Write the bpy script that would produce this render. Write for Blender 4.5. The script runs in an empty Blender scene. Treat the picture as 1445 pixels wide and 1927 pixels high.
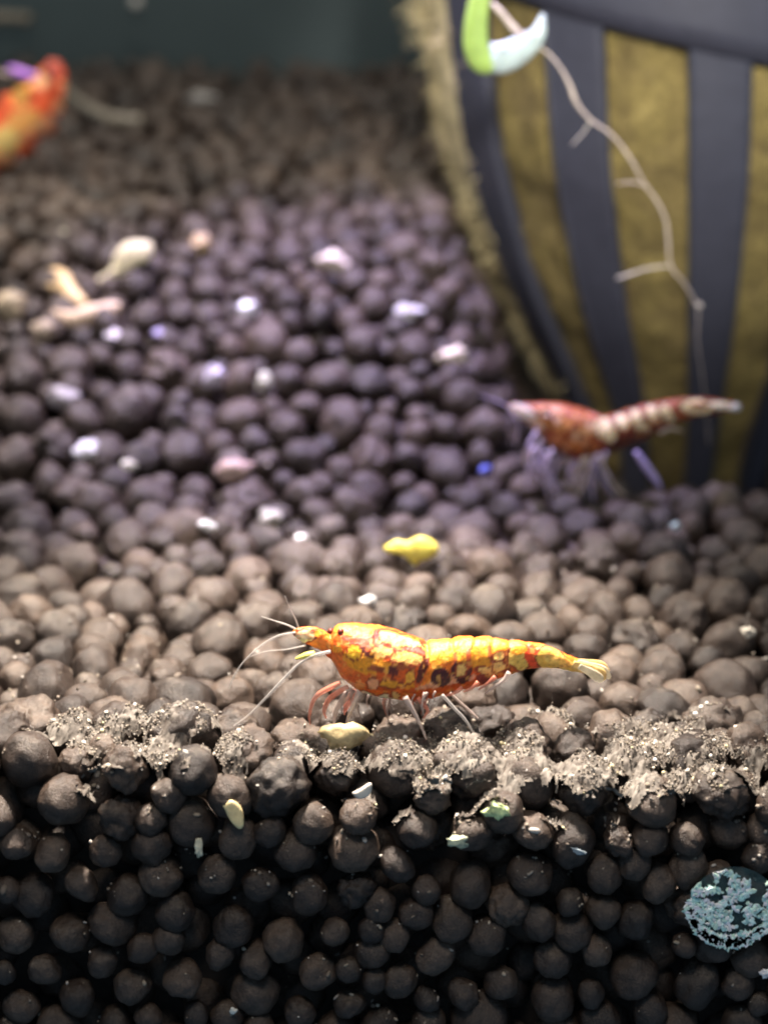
import bpy, math, random
import numpy as np
from mathutils import Vector, Matrix, noise, Euler

S = bpy.context.scene
C = S.collection
random.seed(7)
RNG = np.random.default_rng(7)
R = math.radians

# ------------------------------------------------------------------ camera (1 unit = 1 cm)
CAMZ, PITCH, FPX = 6.7, R(20), 3717.0
cam_d = bpy.data.cameras.new('camera')
cam = bpy.data.objects.new('camera', cam_d)
C.objects.link(cam)
cam.location = (0, 0, CAMZ)
cam.rotation_euler = (R(90) - PITCH, 0, 0)
cam_d.sensor_fit = 'HORIZONTAL'
cam_d.sensor_width = 36
cam_d.lens = 36 * FPX / 1445
cam_d.clip_start = 0.1
cam_d.clip_end = 500
cam_d.dof.use_dof = True
cam_d.dof.focus_distance = 14.45
cam_d.dof.aperture_fstop = 0.31
S.camera = cam

# ------------------------------------------------------------------ world and lamps
S.view_settings.view_transform = 'Standard'
S.view_settings.look = 'None'
S.view_settings.exposure = 0.0
S.cycles.pixel_filter_type = 'BLACKMAN_HARRIS'
S.cycles.filter_width = 2.0
W = bpy.data.worlds.new('World')
S.world = W
W.use_nodes = True
bg = W.node_tree.nodes['Background']
bg.inputs[0].default_value = (0.50, 0.74, 1.0, 1)
bg.inputs[1].default_value = 0.27

def lamp(name, kind, loc, target, energy, color, **kw):
    d = bpy.data.lights.new(name, kind)
    d.energy = energy
    d.color = color
    for k, v in kw.items():
        setattr(d, k, v)
    o = bpy.data.objects.new(name, d)
    C.objects.link(o)
    o.location = loc
    o.rotation_euler = (Vector(target) - Vector(loc)).to_track_quat('-Z', 'Y').to_euler()
    return o

lamp('aquarium_lamp_or_fill', 'SPOT', (-0.8, 16.2, 17.0), (-0.7, 13.9, 0), 78000, (1.0, 0.89, 0.78),
     spot_size=R(29), spot_blend=0.6, shadow_soft_size=0.8)
lamp('basket_fill', 'SPOT', (2.6, 8.0, 9.5), (2.9, 21.0, 4.3), 12500, (1.0, 0.95, 0.88),
     spot_size=R(27), spot_blend=0.6, shadow_soft_size=0.8)  # added fill that brightens the basket front, not a lamp of the tank
lamp('aquarium_lamp_or_fill', 'AREA', (-3.4, 23.0, 15.0), (-2.8, 24.5, 2), 1200, (1.0, 0.93, 0.80),
     shape='RECTANGLE', size=7, size_y=2.0)
lamp('aquarium_lamp_or_fill', 'SPOT', (-0.7, 21.5, 16.0), (-0.4, 20.1, 0.8), 33000, (0.56, 0.46, 1.0),
     spot_size=R(34), spot_blend=1.0, shadow_soft_size=0.3)
lamp('aquarium_lamp_or_fill', 'AREA', (-4.2, 19.6, 14.0), (-3.4, 20.0, 1), 480, (1.0, 0.90, 0.80),
     shape='RECTANGLE', size=3, size_y=2.0, spread=R(70))  # extra fill added to brighten the soil slope at the left
lamp('front_fill', 'AREA', (-1.0, 6.0, 15.0), (0, 13, -1), 1250, (1.0, 0.89, 0.77),
     shape='RECTANGLE', size=5, size_y=4)  # added warm fill from the viewer's side for the front pellets

# ------------------------------------------------------------------ picture <-> place
FW = np.array([0, math.cos(PITCH), -math.sin(PITCH)])
UP = np.array([0, math.sin(PITCH), math.cos(PITCH)])
CAM = np.array([0, 0, CAMZ])
def ray(px, py):
    d = FW + (px - 722.5) / FPX * np.array([1., 0, 0]) - (py - 963.5) / FPX * UP
    return d / d[1]
def P(px, py, Y):
    return CAM + ray(px, py) * Y
def depth_at(Y, z):
    return Y * math.cos(PITCH) + (CAMZ - z) * math.sin(PITCH)
def project(p):
    q = np.asarray(p) - CAM
    d = q @ FW
    return 722.5 + FPX * q[..., 0] / d, 963.5 - FPX * (q @ UP) / d, d

GLASS = 12.4
def sstep(a, b, x):
    t = min(1, max(0, (x - a) / (b - a)))
    return t * t * (3 - 2 * t)
def ground(x, y):
    s = sstep(18.0, 22.6, y) * 1.85 + max(0, y - 22.3) * 0.125
    s *= 1 - sstep(0.45, 1.75, x - 0.28 * max(0, 20.5 - y))
    z = 0.02 - 0.05 * x * sstep(15, 12.4, y) * 1.0
    z += 0.10 * math.exp(-((y - 13.0) / 0.45) ** 2)
    z += 0.07 * math.sin(1.3 * x + 0.7) * math.sin(0.9 * y + 0.4) + 0.04 * math.sin(2.9 * x + 1.9 * y)
    z -= 1.35 * sstep(1.0, 2.3, x - 0.2 * max(0, 20 - y)) * sstep(18.3, 20.6, y)
    return z + s
def hit(px, py, lift=0.0):
    d = ray(px, py)
    Y = GLASS
    while Y < 29.6:
        p = CAM + d * Y
        if p[2] < ground(p[0], p[1]) + lift:
            break
        Y += 0.03
    return CAM + d * Y

# ------------------------------------------------------------------ materials
def mat(name, build):
    m = bpy.data.materials.new(name)
    m.use_nodes = True
    nt = m.node_tree
    b = nt.nodes['Principled BSDF']
    build(nt, b)
    return m
def N(nt, t, **kw):
    n = nt.nodes.new(t)
    for k, v in kw.items():
        if k.startswith('i_'):
            n.inputs[k[2:].replace('_', ' ')].default_value = v
        else:
            setattr(n, k, v)
    return n
def ramp(nt, fac, stops):
    n = nt.nodes.new('ShaderNodeValToRGB')
    cr = n.color_ramp
    while len(cr.elements) < len(stops):
        cr.elements.new(0.5)
    for e, (p, c) in zip(cr.elements, stops):
        e.position = p
        e.color = (*c, 1)
    nt.links.new(fac, n.inputs[0])
    return n.outputs[0]
def mix(nt, a, b, fac, mode='MIX'):
    n = nt.nodes.new('ShaderNodeMix')
    n.data_type = 'RGBA'
    n.blend_type = mode
    for sock, v in ((n.inputs[0], fac), (n.inputs[6], a), (n.inputs[7], b)):
        if isinstance(v, (int, float)):
            sock.default_value = v
        elif isinstance(v, tuple):
            sock.default_value = (*v, 1)
        else:
            nt.links.new(v, sock)
    return n.outputs[2]
def math_n(nt, op, a, b=0.0):
    n = nt.nodes.new('ShaderNodeMath')
    n.operation = op
    n.use_clamp = op == 'MULTIPLY'
    for s, v in zip(n.inputs, (a, b)):
        if isinstance(v, (int, float)):
            s.default_value = v
        else:
            nt.links.new(v, s)
    return n.outputs[0]
def noise_n(nt, scale, detail=4, rough=0.6, coord=None, dist=0.0):
    n = nt.nodes.new('ShaderNodeTexNoise')
    n.inputs['Scale'].default_value = scale
    n.inputs['Detail'].default_value = detail
    n.inputs['Roughness'].default_value = rough
    n.inputs['Distortion'].default_value = dist
    if coord is None:
        g = nt.nodes.new('ShaderNodeNewGeometry')
        coord = g.outputs['Position']
    nt.links.new(coord, n.inputs['Vector'])
    return n.outputs['Fac']
def bump(nt, b, h, strength, dist):
    n = nt.nodes.new('ShaderNodeBump')
    n.inputs['Strength'].default_value = strength
    n.inputs['Distance'].default_value = dist
    nt.links.new(h, n.inputs['Height'])
    nt.links.new(n.outputs[0], b.inputs['Normal'])

def pellet_mat(name, use_attr):
    def f(nt, b):
        g = nt.nodes.new('ShaderNodeNewGeometry')
        if use_attr:
            a = N(nt, 'ShaderNodeAttribute', attribute_name='tone')
            rnd = a.outputs['Fac']
        else:
            rnd = nt.nodes.new('ShaderNodeObjectInfo').outputs['Random']
        base = ramp(nt, rnd, [(0.0, (0.018, 0.0122, 0.0096)), (0.35, (0.039, 0.0272, 0.0212)),
                              (0.7, (0.050, 0.036, 0.028)), (1.0, (0.080, 0.058, 0.045))])
        n1 = noise_n(nt, 9, 6, 0.7)
        base = mix(nt, base, ramp(nt, n1, [(0.3, (0.45, 0.42, 0.42)), (0.72, (1.45, 1.4, 1.35))]), 1.0, 'MULTIPLY')
        base = mix(nt, base, ramp(nt, noise_n(nt, 60, 3, 0.7), [(0.3, (0.62, 0.60, 0.58)), (0.7, (1.4, 1.38, 1.34))]), 1.0, 'MULTIPLY')
        # pale silt that has settled on upper sides
        sep = nt.nodes.new('ShaderNodeSeparateXYZ')
        nt.links.new(g.outputs['Normal'], sep.inputs[0])
        up = ramp(nt, sep.outputs[2], [(0.35, (0, 0, 0)), (0.95, (1, 1, 1))])
        n2 = ramp(nt, noise_n(nt, 2.6, 7, 0.75), [(0.47, (0, 0, 0)), (0.66, (1, 1, 1))])
        n3 = ramp(nt, noise_n(nt, 38, 3, 0.6), [(0.35, (0.15, 0.15, 0.15)), (0.6, (1, 1, 1))])
        fac = math_n(nt, 'MULTIPLY', math_n(nt, 'MULTIPLY', up, n2), math_n(nt, 'MULTIPLY', n3, 0.8))
        col = mix(nt, base, (0.15, 0.12, 0.093), fac)
        nt.links.new(col, b.inputs['Base Color'])
        b.inputs['Roughness'].default_value = 0.42
        b.inputs['Specular IOR Level'].default_value = 0.5
        h = math_n(nt, 'ADD', noise_n(nt, 48, 5, 0.7), math_n(nt, 'MULTIPLY', noise_n(nt, 85, 2, 0.5), 0.4))
        bump(nt, b, h, 0.8, 0.016)
    return mat(name, f)
M_pellet = pellet_mat('soil_pellet', False)
M_pellet_attr = pellet_mat('soil_pellet_mass', True)

def simple(name, col, rough=0.5, var=0.25, scale=20, bmp=0.2, bdist=0.02, trans=0.0, spec=0.5, alpha=1.0, sss=0.0):
    def f(nt, b):
        n = noise_n(nt, scale, 5, 0.65)
        lo = tuple(c * (1 - var) for c in col)
        hi = tuple(min(1, c * (1 + var)) for c in col)
        nt.links.new(ramp(nt, n, [(0.3, lo), (0.7, hi)]), b.inputs['Base Color'])
        b.inputs['Roughness'].default_value = rough
        b.inputs['Specular IOR Level'].default_value = spec
        b.inputs['Transmission Weight'].default_value = trans
        b.inputs['IOR'].default_value = 1.2 if trans else 1.45
        b.inputs['Alpha'].default_value = alpha
        if sss:
            b.inputs['Subsurface Weight'].default_value = sss
            b.inputs['Subsurface Radius'].default_value = (0.08, 0.05, 0.03)
            b.inputs['Subsurface Scale'].default_value = 0.5
        if bmp:
            bump(nt, b, n, bmp, bdist)
    return mat(name, f)

def attr_mat(name, rough=0.35, sss=0.0, spec=0.5, bmp=0.25, alpha=1.0, bscale=28):
    def f(nt, b):
        a = N(nt, 'ShaderNodeAttribute', attribute_name='col')
        n = noise_n(nt, 26, 4, 0.65)
        col = mix(nt, a.outputs['Color'], ramp(nt, n, [(0.3, (0.72, 0.66, 0.62)), (0.7, (1.2, 1.2, 1.2))]), 0.8, 'MULTIPLY')
        nt.links.new(col, b.inputs['Base Color'])
        b.inputs['Roughness'].default_value = rough
        b.inputs['Specular IOR Level'].default_value = spec
        b.inputs['Alpha'].default_value = alpha
        if sss:
            b.inputs['Subsurface Weight'].default_value = sss
            b.inputs['Subsurface Radius'].default_value = (0.10, 0.05, 0.02)
            b.inputs['Subsurface Scale'].default_value = 0.4
        bump(nt, b, noise_n(nt, bscale, 4, 0.6), bmp, 0.02)
    return mat(name, f)

M_bed = simple('dark_soil', (0.022, 0.016, 0.013), 0.9)
M_back = simple('back_panel', (0.040, 0.058, 0.060), 0.6, 0.06, 1.5, 0)
M_plastic = simple('slate_plastic', (0.044, 0.046, 0.064), 0.5, 0.10, 6, 0.05)
M_shell = attr_mat('shrimp_shell', 0.46, 0.45, bmp=0.6)
M_limb = simple('pale_limb', (0.62, 0.50, 0.44), 0.3, 0.25, 14, 0, alpha=0.55)
M_pink = simple('pink_limb', (0.72, 0.26, 0.17), 0.3, 0.35, 14, 0, alpha=0.55)
M_white_limb = simple('whitish_feeler', (0.62, 0.57, 0.53), 0.3, 0.2, 10, 0, alpha=0.5)
M_lilac_limb = simple('lilac_limb', (0.66, 0.54, 0.76), 0.3, 0.3, 10, 0, alpha=0.85)
M_dull_limb = simple('dull_limb', (0.22, 0.16, 0.13), 0.4, 0.3, 10, 0, alpha=0.5)
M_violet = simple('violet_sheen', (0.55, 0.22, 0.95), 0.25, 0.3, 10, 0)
M_eye = simple('shrimp_eye', (0.16, 0.03, 0.018), 0.35, 0.2, 10, 0)
M_chip = attr_mat('silt_grains', 0.75, 0, 0.3, 0.3)
M_root = simple('pale_root', (0.56, 0.47, 0.40), 0.5, 0.3, 8, 0.2)
M_rootlet = simple('whitish_rootlet', (0.55, 0.50, 0.42), 0.5, 0.2, 8, 0)
M_leaf = simple('green_stem', (0.36, 0.52, 0.13), 0.35, 0.2, 5, 0.08, sss=0.25)
M_runner = simple('whitish_runner', (0.44, 0.53, 0.52), 0.3, 0.35, 7, 0.1, sss=0.3)

def wool_f(nt, b):
    n1 = noise_n(nt, 1.4, 6, 0.65, dist=0.6)
    n2 = noise_n(nt, 9, 5, 0.7, dist=0.5)
    c = ramp(nt, n1, [(0.25, (0.085, 0.060, 0.022)), (0.45, (0.17, 0.128, 0.045)), (0.6, (0.22, 0.17, 0.055)), (0.8, (0.33, 0.26, 0.095))])
    c = mix(nt, c, ramp(nt, n2, [(0.3, (0.62, 0.6, 0.55)), (0.7, (1.3, 1.3, 1.25))]), 1.0, 'MULTIPLY')
    nt.links.new(c, b.inputs['Base Color'])
    b.inputs['Roughness'].default_value = 0.85
    bump(nt, b, n2, 0.6, 0.1)
M_wool = mat('algae_brown_wool', wool_f)
M_algae = simple('pale_algae', (0.52, 0.44, 0.25), 0.85, 0.35, 7, 0.5, 0.05)

# ------------------------------------------------------------------ builders
ORI = {}
def link(o, parent, loc):
    C.objects.link(o)
    base = np.zeros(3)
    if parent is not None:
        o.parent = parent
        base = ORI[parent.name]
    o.location = tuple(np.asarray(loc, float) - base)
    ORI[o.name] = np.asarray(loc, float)
def obj(name, verts, faces, m, parent=None, origin=None, col=None, tone=None, smooth=True):
    """one mesh object from WORLD-space vertices"""
    V = np.asarray(verts, float)
    if origin is None:
        origin = ORI[parent.name] if parent is not None else np.array([*(V.min(0) + V.max(0))[:2] / 2, V[:, 2].min()])
    me = bpy.data.meshes.new(name)
    if isinstance(faces, np.ndarray):
        nf, k = faces.shape
        me.vertices.add(len(V))
        me.vertices.foreach_set('co', (V - origin).astype(np.float32).ravel())
        me.loops.add(nf * k)
        me.loops.foreach_set('vertex_index', faces.astype(np.int32).ravel())
        me.polygons.add(nf)
        me.polygons.foreach_set('loop_start', np.arange(0, nf * k, k, dtype=np.int32))
        me.update(calc_edges=True)
    else:
        me.from_pydata((V - origin).tolist(), [], faces)
        me.update()
    me.validate()
    if smooth:
        me.polygons.foreach_set('use_smooth', [True] * len(me.polygons))
    if col is not None:
        a = me.color_attributes.new('col', 'FLOAT_COLOR', 'POINT')
        cc = np.ones((len(V), 4), np.float32)
        cc[:, :3] = col
        a.data.foreach_set('color', cc.ravel())
    if tone is not None:
        a = me.attributes.new('tone', 'FLOAT', 'POINT')
        a.data.foreach_set('value', np.asarray(tone, np.float32))
    me.materials.append(m)
    o = bpy.data.objects.new(name, me)
    link(o, parent, origin)
    return o
def tag(o, label=None, cat=None, group=None, kind=None):
    if label: o['label'] = label
    if cat: o['category'] = cat
    if group: o['group'] = group
    if kind: o['kind'] = kind
    return o
def empty(name, loc):
    o = bpy.data.objects.new(name, None)
    o.empty_display_size = 0.2
    link(o, None, loc)
    return o
def crom(pts, n):
    p = np.asarray(pts, float)
    p = np.vstack([2 * p[0] - p[1], p, 2 * p[-1] - p[-2]])
    out = []
    m = len(p) - 3
    for t in np.linspace(0, m - 1e-6, n):
        i = int(t); u = t - i
        a, b, c, d = p[i:i + 4]
        out.append(0.5 * (2 * b + (c - a) * u + (2 * a - 5 * b + 4 * c - d) * u * u + (3 * b - a - 3 * c + d) * u ** 3))
    return np.array(out)
def loft(rings, cap=True):
    n = len(rings); k = len(rings[0])
    V = np.vstack(rings)
    F = []
    for i in range(n - 1):
        for j in range(k):
            F.append((i * k + j, i * k + (j + 1) % k, (i + 1) * k + (j + 1) % k, (i + 1) * k + j))
    if cap:
        F.append(tuple(range(k))[::-1])
        F.append(tuple((n - 1) * k + j for j in range(k)))
    return V, F
def tube(pts, radii, seg=8, n=None, flat=1.0):
    n = n or max(6, len(pts) * 5)
    q = crom([tuple(p) + (r,) for p, r in zip(pts, radii)], n)
    c, r = q[:, :3], np.maximum(q[:, 3], 0.002)
    T = np.gradient(c, axis=0)
    T /= np.linalg.norm(T, axis=1)[:, None] + 1e-9
    u = np.cross(T[0], [0.2, 1, 0.1]); u /= np.linalg.norm(u)
    rings = []
    for i in range(n):
        u = u - T[i] * (u @ T[i]); u /= np.linalg.norm(u)
        v = np.cross(T[i], u)
        a = np.linspace(0, 2 * np.pi, seg, endpoint=False)
        rings.append(c[i] + r[i] * (np.cos(a)[:, None] * u + flat * np.sin(a)[:, None] * v))
    return loft(rings)
def join(parts):
    V, F, o = [], [], 0
    for v, f in parts:
        V.append(v); F += [tuple(i + o for i in x) for x in f]; o += len(v)
    return np.vstack(V), F
def ico(sub):
    import bmesh
    bm = bmesh.new()
    bmesh.ops.create_icosphere(bm, subdivisions=sub, radius=1)
    v = np.array([x.co[:] for x in bm.verts])
    f = np.array([[y.index for y in x.verts] for x in bm.faces])
    bm.free()
    return v, f
ICO = {k: ico(k) for k in (1, 2, 3, 4)}
def lumpy(sub, seed, low=0.16, high=0.03, lf=1.3, hf=5.0):
    v, f = ICO[sub]
    o = Vector((seed * 7.31, seed * 3.7, -seed * 5.1))
    s = np.array([1 + low * noise.noise(Vector(p) * lf + o) + 0.6 * low * noise.noise(Vector(p) * 2.4 * lf - o)
                  + high * noise.noise(Vector(p) * hf + o) + 0.6 * high * noise.noise(Vector(p) * hf * 2.3 - o) for p in v])
    return v * s[:, None], f
def rotm(rng=random):
    return np.array(Euler((rng.uniform(0, 6.28), rng.uniform(0, 6.28), rng.uniform(0, 6.28))).to_matrix())

# ------------------------------------------------------------------ the setting: soil bed, back wall
bed = None
xs = np.linspace(-9, 12, 64); ys = np.linspace(GLASS + 0.45, 30.0, 70)
V = [(x, y, ground(x, y) - 0.50) for y in ys for x in xs]
F = [(j * 64 + i, j * 64 + i + 1, (j + 1) * 64 + i + 1, (j + 1) * 64 + i) for j in range(69) for i in range(63)]
n0 = len(V)
V += [(x, GLASS + 0.45, -4.0) for x in xs]
F += [(n0 + i, n0 + i + 1, i + 1, i) for i in range(63)]
bed = obj('soil_bed', V, F, M_bed, origin=(0, 20, -4), smooth=False)
tag(bed, 'dark brown aquarium soil of round pellets rising towards the back', kind='structure')

def box(x0, x1, y0, y1, z0, z1):
    V = [(x, y, z) for z in (z0, z1) for y in (y0, y1) for x in (x0, x1)]
    return V, [(0, 2, 3, 1), (4, 5, 7, 6), (0, 1, 5, 4), (2, 6, 7, 3), (0, 4, 6, 2), (1, 3, 7, 5)]
V, F = box(-14, 16, 30.1, 30.4, -4, 16)
tag(obj('back_wall', V, F, M_back, smooth=False), 'dark teal back wall of the aquarium', kind='structure')

# ------------------------------------------------------------------ soil pellets
SEEDS = []
def seeds(ox, oy, s, lst):
    for a, b, r in lst:
        SEEDS.append((ox + a * s, oy + b * s, r * s))
seeds(0, 1350, 0.5, [(240,310,95),(110,160,104),(470,190,90),(730,200,95),(920,140,100),(1110,100,100),(1040,260,110),(690,60,125),(460,50,105),
 (570,480,90),(400,500,80),(200,510,80),(310,630,80),(130,670,95),(480,670,95),(980,630,80),(1160,670,90),(1340,650,80),(820,590,88),(660,730,85),
 (270,810,95),(60,820,85),(540,870,68),(880,790,88),(1070,840,92),(385,920,75),(500,1010,80),(690,980,85),(830,890,75),(960,1030,112),(1195,960,85),
 (290,1050,90),(80,1090,80),(740,1120,60),(1260,810,65),(1310,950,60),(1400,800,60),(1310,1080,70),(170,950,70),(20,960,50),(1410,990,60),
 (1180,400,75),(1350,370,70),(900,450,90),(60,470,75),(30,650,60),(560,1130,60),(1130,1110,70)])
seeds(722, 1350, 0.5, [(50,550,80),(160,650,65),(325,630,105),(550,590,100),(830,590,80),(580,770,78),(945,760,90),(200,890,85),(385,820,95),
 (640,910,85),(800,880,70),(940,970,110),(1130,860,55),(40,820,70),(60,990,75),(440,1000,80),(300,1040,70),(640,1060,100),(780,1040,60),
 (1000,1100,80),(1180,1000,110),(1410,1080,55),(1140,460,80),(1410,530,70),(1030,620,80),(880,470,70),(330,430,90),(120,420,80),(560,430,90),
 (700,700,60),(1260,600,70),(50,200,115),(310,190,120),(540,120,120),(930,200,110),(760,260,110),(1010,320,100),(1270,290,110),(860,100,115),
 (1150,160,110),(1370,130,100),(640,70,90),(1240,30,110),(980,50,80),(160,1060,60)])
seeds(0, 850, 0.5, [(280,450,130),(480,350,95),(370,215,105),(560,195,110),(110,310,110),(40,200,90),(320,330,65),(650,510,95),(800,560,95),
 (930,490,100),(680,310,100),(870,270,75),(1035,260,75),(1145,175,80),(1120,430,110),(900,370,70),(480,600,130),(720,645,100),(1150,550,90),
 (1290,540,80),(960,650,90),(1240,310,80),(1330,230,110),(200,780,90),(360,830,100),(80,560,110),(460,910,90),(690,960,140),(870,930,95),
 (180,920,130),(440,1040,120),(260,1000,90),(90,1040,130),(620,870,95),(220,690,100),(380,720,95),(530,780,90),(830,730,110),(1000,800,90),
 (1130,970,110),(40,720,90),(60,860,70)])
seeds(722, 850, 0.5, [(460,230,75),(340,320,100),(220,440,100),(400,460,105),(580,470,90),(800,430,135),(270,560,80),(110,580,88),(400,620,112),
 (590,550,85),(750,560,90),(890,540,65),(1070,490,115),(1240,390,65),(1330,490,75),(1290,580,100),(1130,630,100),(960,620,80),(950,720,110),
 (760,760,85),(1160,290,60),(590,340,110),(1060,400,110),(1420,610,60),(1350,340,95),(1120,750,80),(660,900,110),(460,920,105),(900,950,95),
 (1180,1040,115),(1280,900,140),(400,1040,90),(740,1010,90),(60,960,110),(180,960,75),(90,660,88),(600,680,88),(980,1060,70),(1300,730,95)])
seeds(0, 400, 0.5, [(200,900,95),(60,940,90),(190,1020,75),(380,920,115),(690,920,110),(870,960,75),(1140,930,85),(1000,950,60),(900,780,110),
 (1280,800,110),(620,600,115),(900,640,75),(260,580,80),(90,620,100),(480,760,115),(310,790,80),(90,780,110),(560,700,60),(1080,640,70),
 (1100,580,78),(1390,650,80),(1240,640,88),(1360,500,80),(1000,500,88),(1200,400,60),(560,400,70),(780,400,60),(1080,820,70),(1400,940,90)])

pel = []           # x, y, z, r
cells = {}
CS = 0.6
def near(p, r, k):
    cx, cy, cz = (int(math.floor(c / CS)) for c in p)
    for i in (-1, 0, 1):
        for j in (-1, 0, 1):
            for l in (-1, 0, 1):
                for q in cells.get((cx + i, cy + j, cz + l), ()):
                    dd = (q[0] - p[0]) ** 2 + (q[1] - p[1]) ** 2 + (q[2] - p[2]) ** 2
                    if dd < (k * (q[3] + r)) ** 2:
                        return True
    return False
def add(p, r):
    t = (p[0], p[1], p[2], r)
    pel.append(t)
    cells.setdefault(tuple(int(math.floor(c / CS)) for c in p), []).append(t)
for px, py, rp in SEEDS:
    Y = GLASS + 0.2
    p = P(px, py, Y)
    if p[2] > ground(p[0], Y) - 0.08:
        p = hit(px, py, -0.02)
    r = rp * depth_at(p[1], p[2]) / FPX * 0.97
    r = min(r, 0.26)
    if py > 1560: r *= 0.88
    if p[1] < GLASS + 0.5:
        p = P(px, py, max(GLASS + r * 0.98, min(p[1], GLASS + r * 1.0 if p[2] < ground(p[0], p[1]) - 0.1 else p[1])))
        if p[1] < GLASS + r: p = P(px, py, GLASS + r)
    if not near(p, r, 0.62):
        add(p, r)
def xlim(y):
    w = 722.5 / FPX * (y * 0.94 + 2.3) * 1.22 + 0.4
    return w
def fill(n, zoff, k, r0, r1, front=False, thin=0.0):
    for i in range(n):
        r = random.uniform(r0, r1)
        if front:
            x = random.uniform(-4, 4)
            y = GLASS + r + zoff
            z = random.uniform(-2.9, ground(x, y) - 0.1)
        else:
            y = GLASS + 0.2 + (29.7 - GLASS) * random.random() ** 1.25
            w = xlim(y)
            x = random.uniform(-w, w)
            if y < GLASS + r: y = GLASS + r
            z = ground(x, y) - zoff + random.uniform(-0.07, 0.05)
        if not near((x, y, z), r, k):
            add((x, y, z), r)
fill(5000, 0.0, 0.86, 0.145, 0.195, front=True)
fill(3000, 0.0, 0.84, 0.12, 0.16, front=True)
fill(30000, 0.04, 0.86, 0.15, 0.25)
fill(16000, 0.06, 0.84, 0.11, 0.16)
fill(4000, 0.30, 0.80, 0.16, 0.23, front=True)
fill(22000, 0.30, 0.80, 0.15, 0.24)
PEL = np.array(pel)

# which pellets show largest (a coarse depth buffer from the viewpoint)
px, py, dd = project(PEL[:, :3])
BW, BH, sc = 482, 643, 1 / 3.0
buf = np.full((BH, BW), -1, int); zb = np.full((BH, BW), 1e9)
for i in np.argsort(dd):
    rr = PEL[i, 3] * FPX / dd[i] * sc
    cx, cy = px[i] * sc, py[i] * sc
    x0, x1 = max(0, int(cx - rr)), min(BW, int(cx + rr) + 2)
    y0, y1 = max(0, int(cy - rr)), min(BH, int(cy + rr) + 2)
    if x0 >= x1 or y0 >= y1: continue
    yy, xx = np.mgrid[y0:y1, x0:x1]
    q = ((xx - cx) ** 2 + (yy - cy) ** 2) / rr ** 2
    zz = np.where(q < 1, dd[i] - PEL[i, 3] * np.sqrt(np.maximum(0, 1 - q)), 1e9)
    sub = zb[y0:y1, x0:x1]
    w = zz < sub
    sub[w] = zz[w]
    buf[y0:y1, x0:x1][w] = i
cnt = np.bincount(buf[buf >= 0], minlength=len(PEL))
order = np.argsort(-cnt)
big = set(order[:300].tolist())

pell_meshes = []
for s in range(14):
    rough = s >= 9
    v, f = lumpy(4, s + 1, 0.15 if not rough else 0.26, 0.014 if not rough else 0.13, 1.0, 6.0 if not rough else 4.6)
    me = bpy.data.meshes.new('soil_pellet')
    me.from_pydata(v.tolist(), [], f.tolist())
    me.polygons.foreach_set('use_smooth', [True] * len(f))
    me.materials.append(M_pellet)
    pell_meshes.append(me)
low_var = [lumpy(3, s + 40, 0.17, 0.02, 1.0, 4.0) for s in range(8)]
MV, MF, MT, off = [], [], [], 0
for i, (x, y, z, r) in enumerate(PEL):
    ax = (random.uniform(0.95, 1.18), random.uniform(0.92, 1.1), random.uniform(0.84, 1.02))
    if i in big:
        ridge = 12.6 < y < 13.7 and z > ground(x, y) - 0.25
        me = pell_meshes[random.randrange(9, 14) if random.random() < (0.92 if ridge else (0.04 if y < 12.8 else 0.12)) else random.randrange(0, 9)]
        o = bpy.data.objects.new('soil_pellet', me)
        o.rotation_euler = (random.uniform(0, 6.3), random.uniform(0, 6.3), random.uniform(0, 6.3))
        o.scale = tuple(r * a for a in ax)
        link(o, bed, (x, y, z))
    else:
        v, f = low_var[random.randrange(8)]
        rot = rotm()
        MV.append((v * (r * np.array(ax))) @ rot.T + (x, y, z))
        MF.append(f + off); off += len(v)
        MT += [random.random()] * len(v)
mass = obj('loose_soil', np.vstack(MV), np.vstack(MF), M_pellet_attr, bed, tone=MT)
mass['kind'] = 'stuff'
print('pellets', len(PEL), 'visible', int((cnt > 3).sum()), 'smallest of 300:', int(cnt[order[299]]) * 9)

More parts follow.
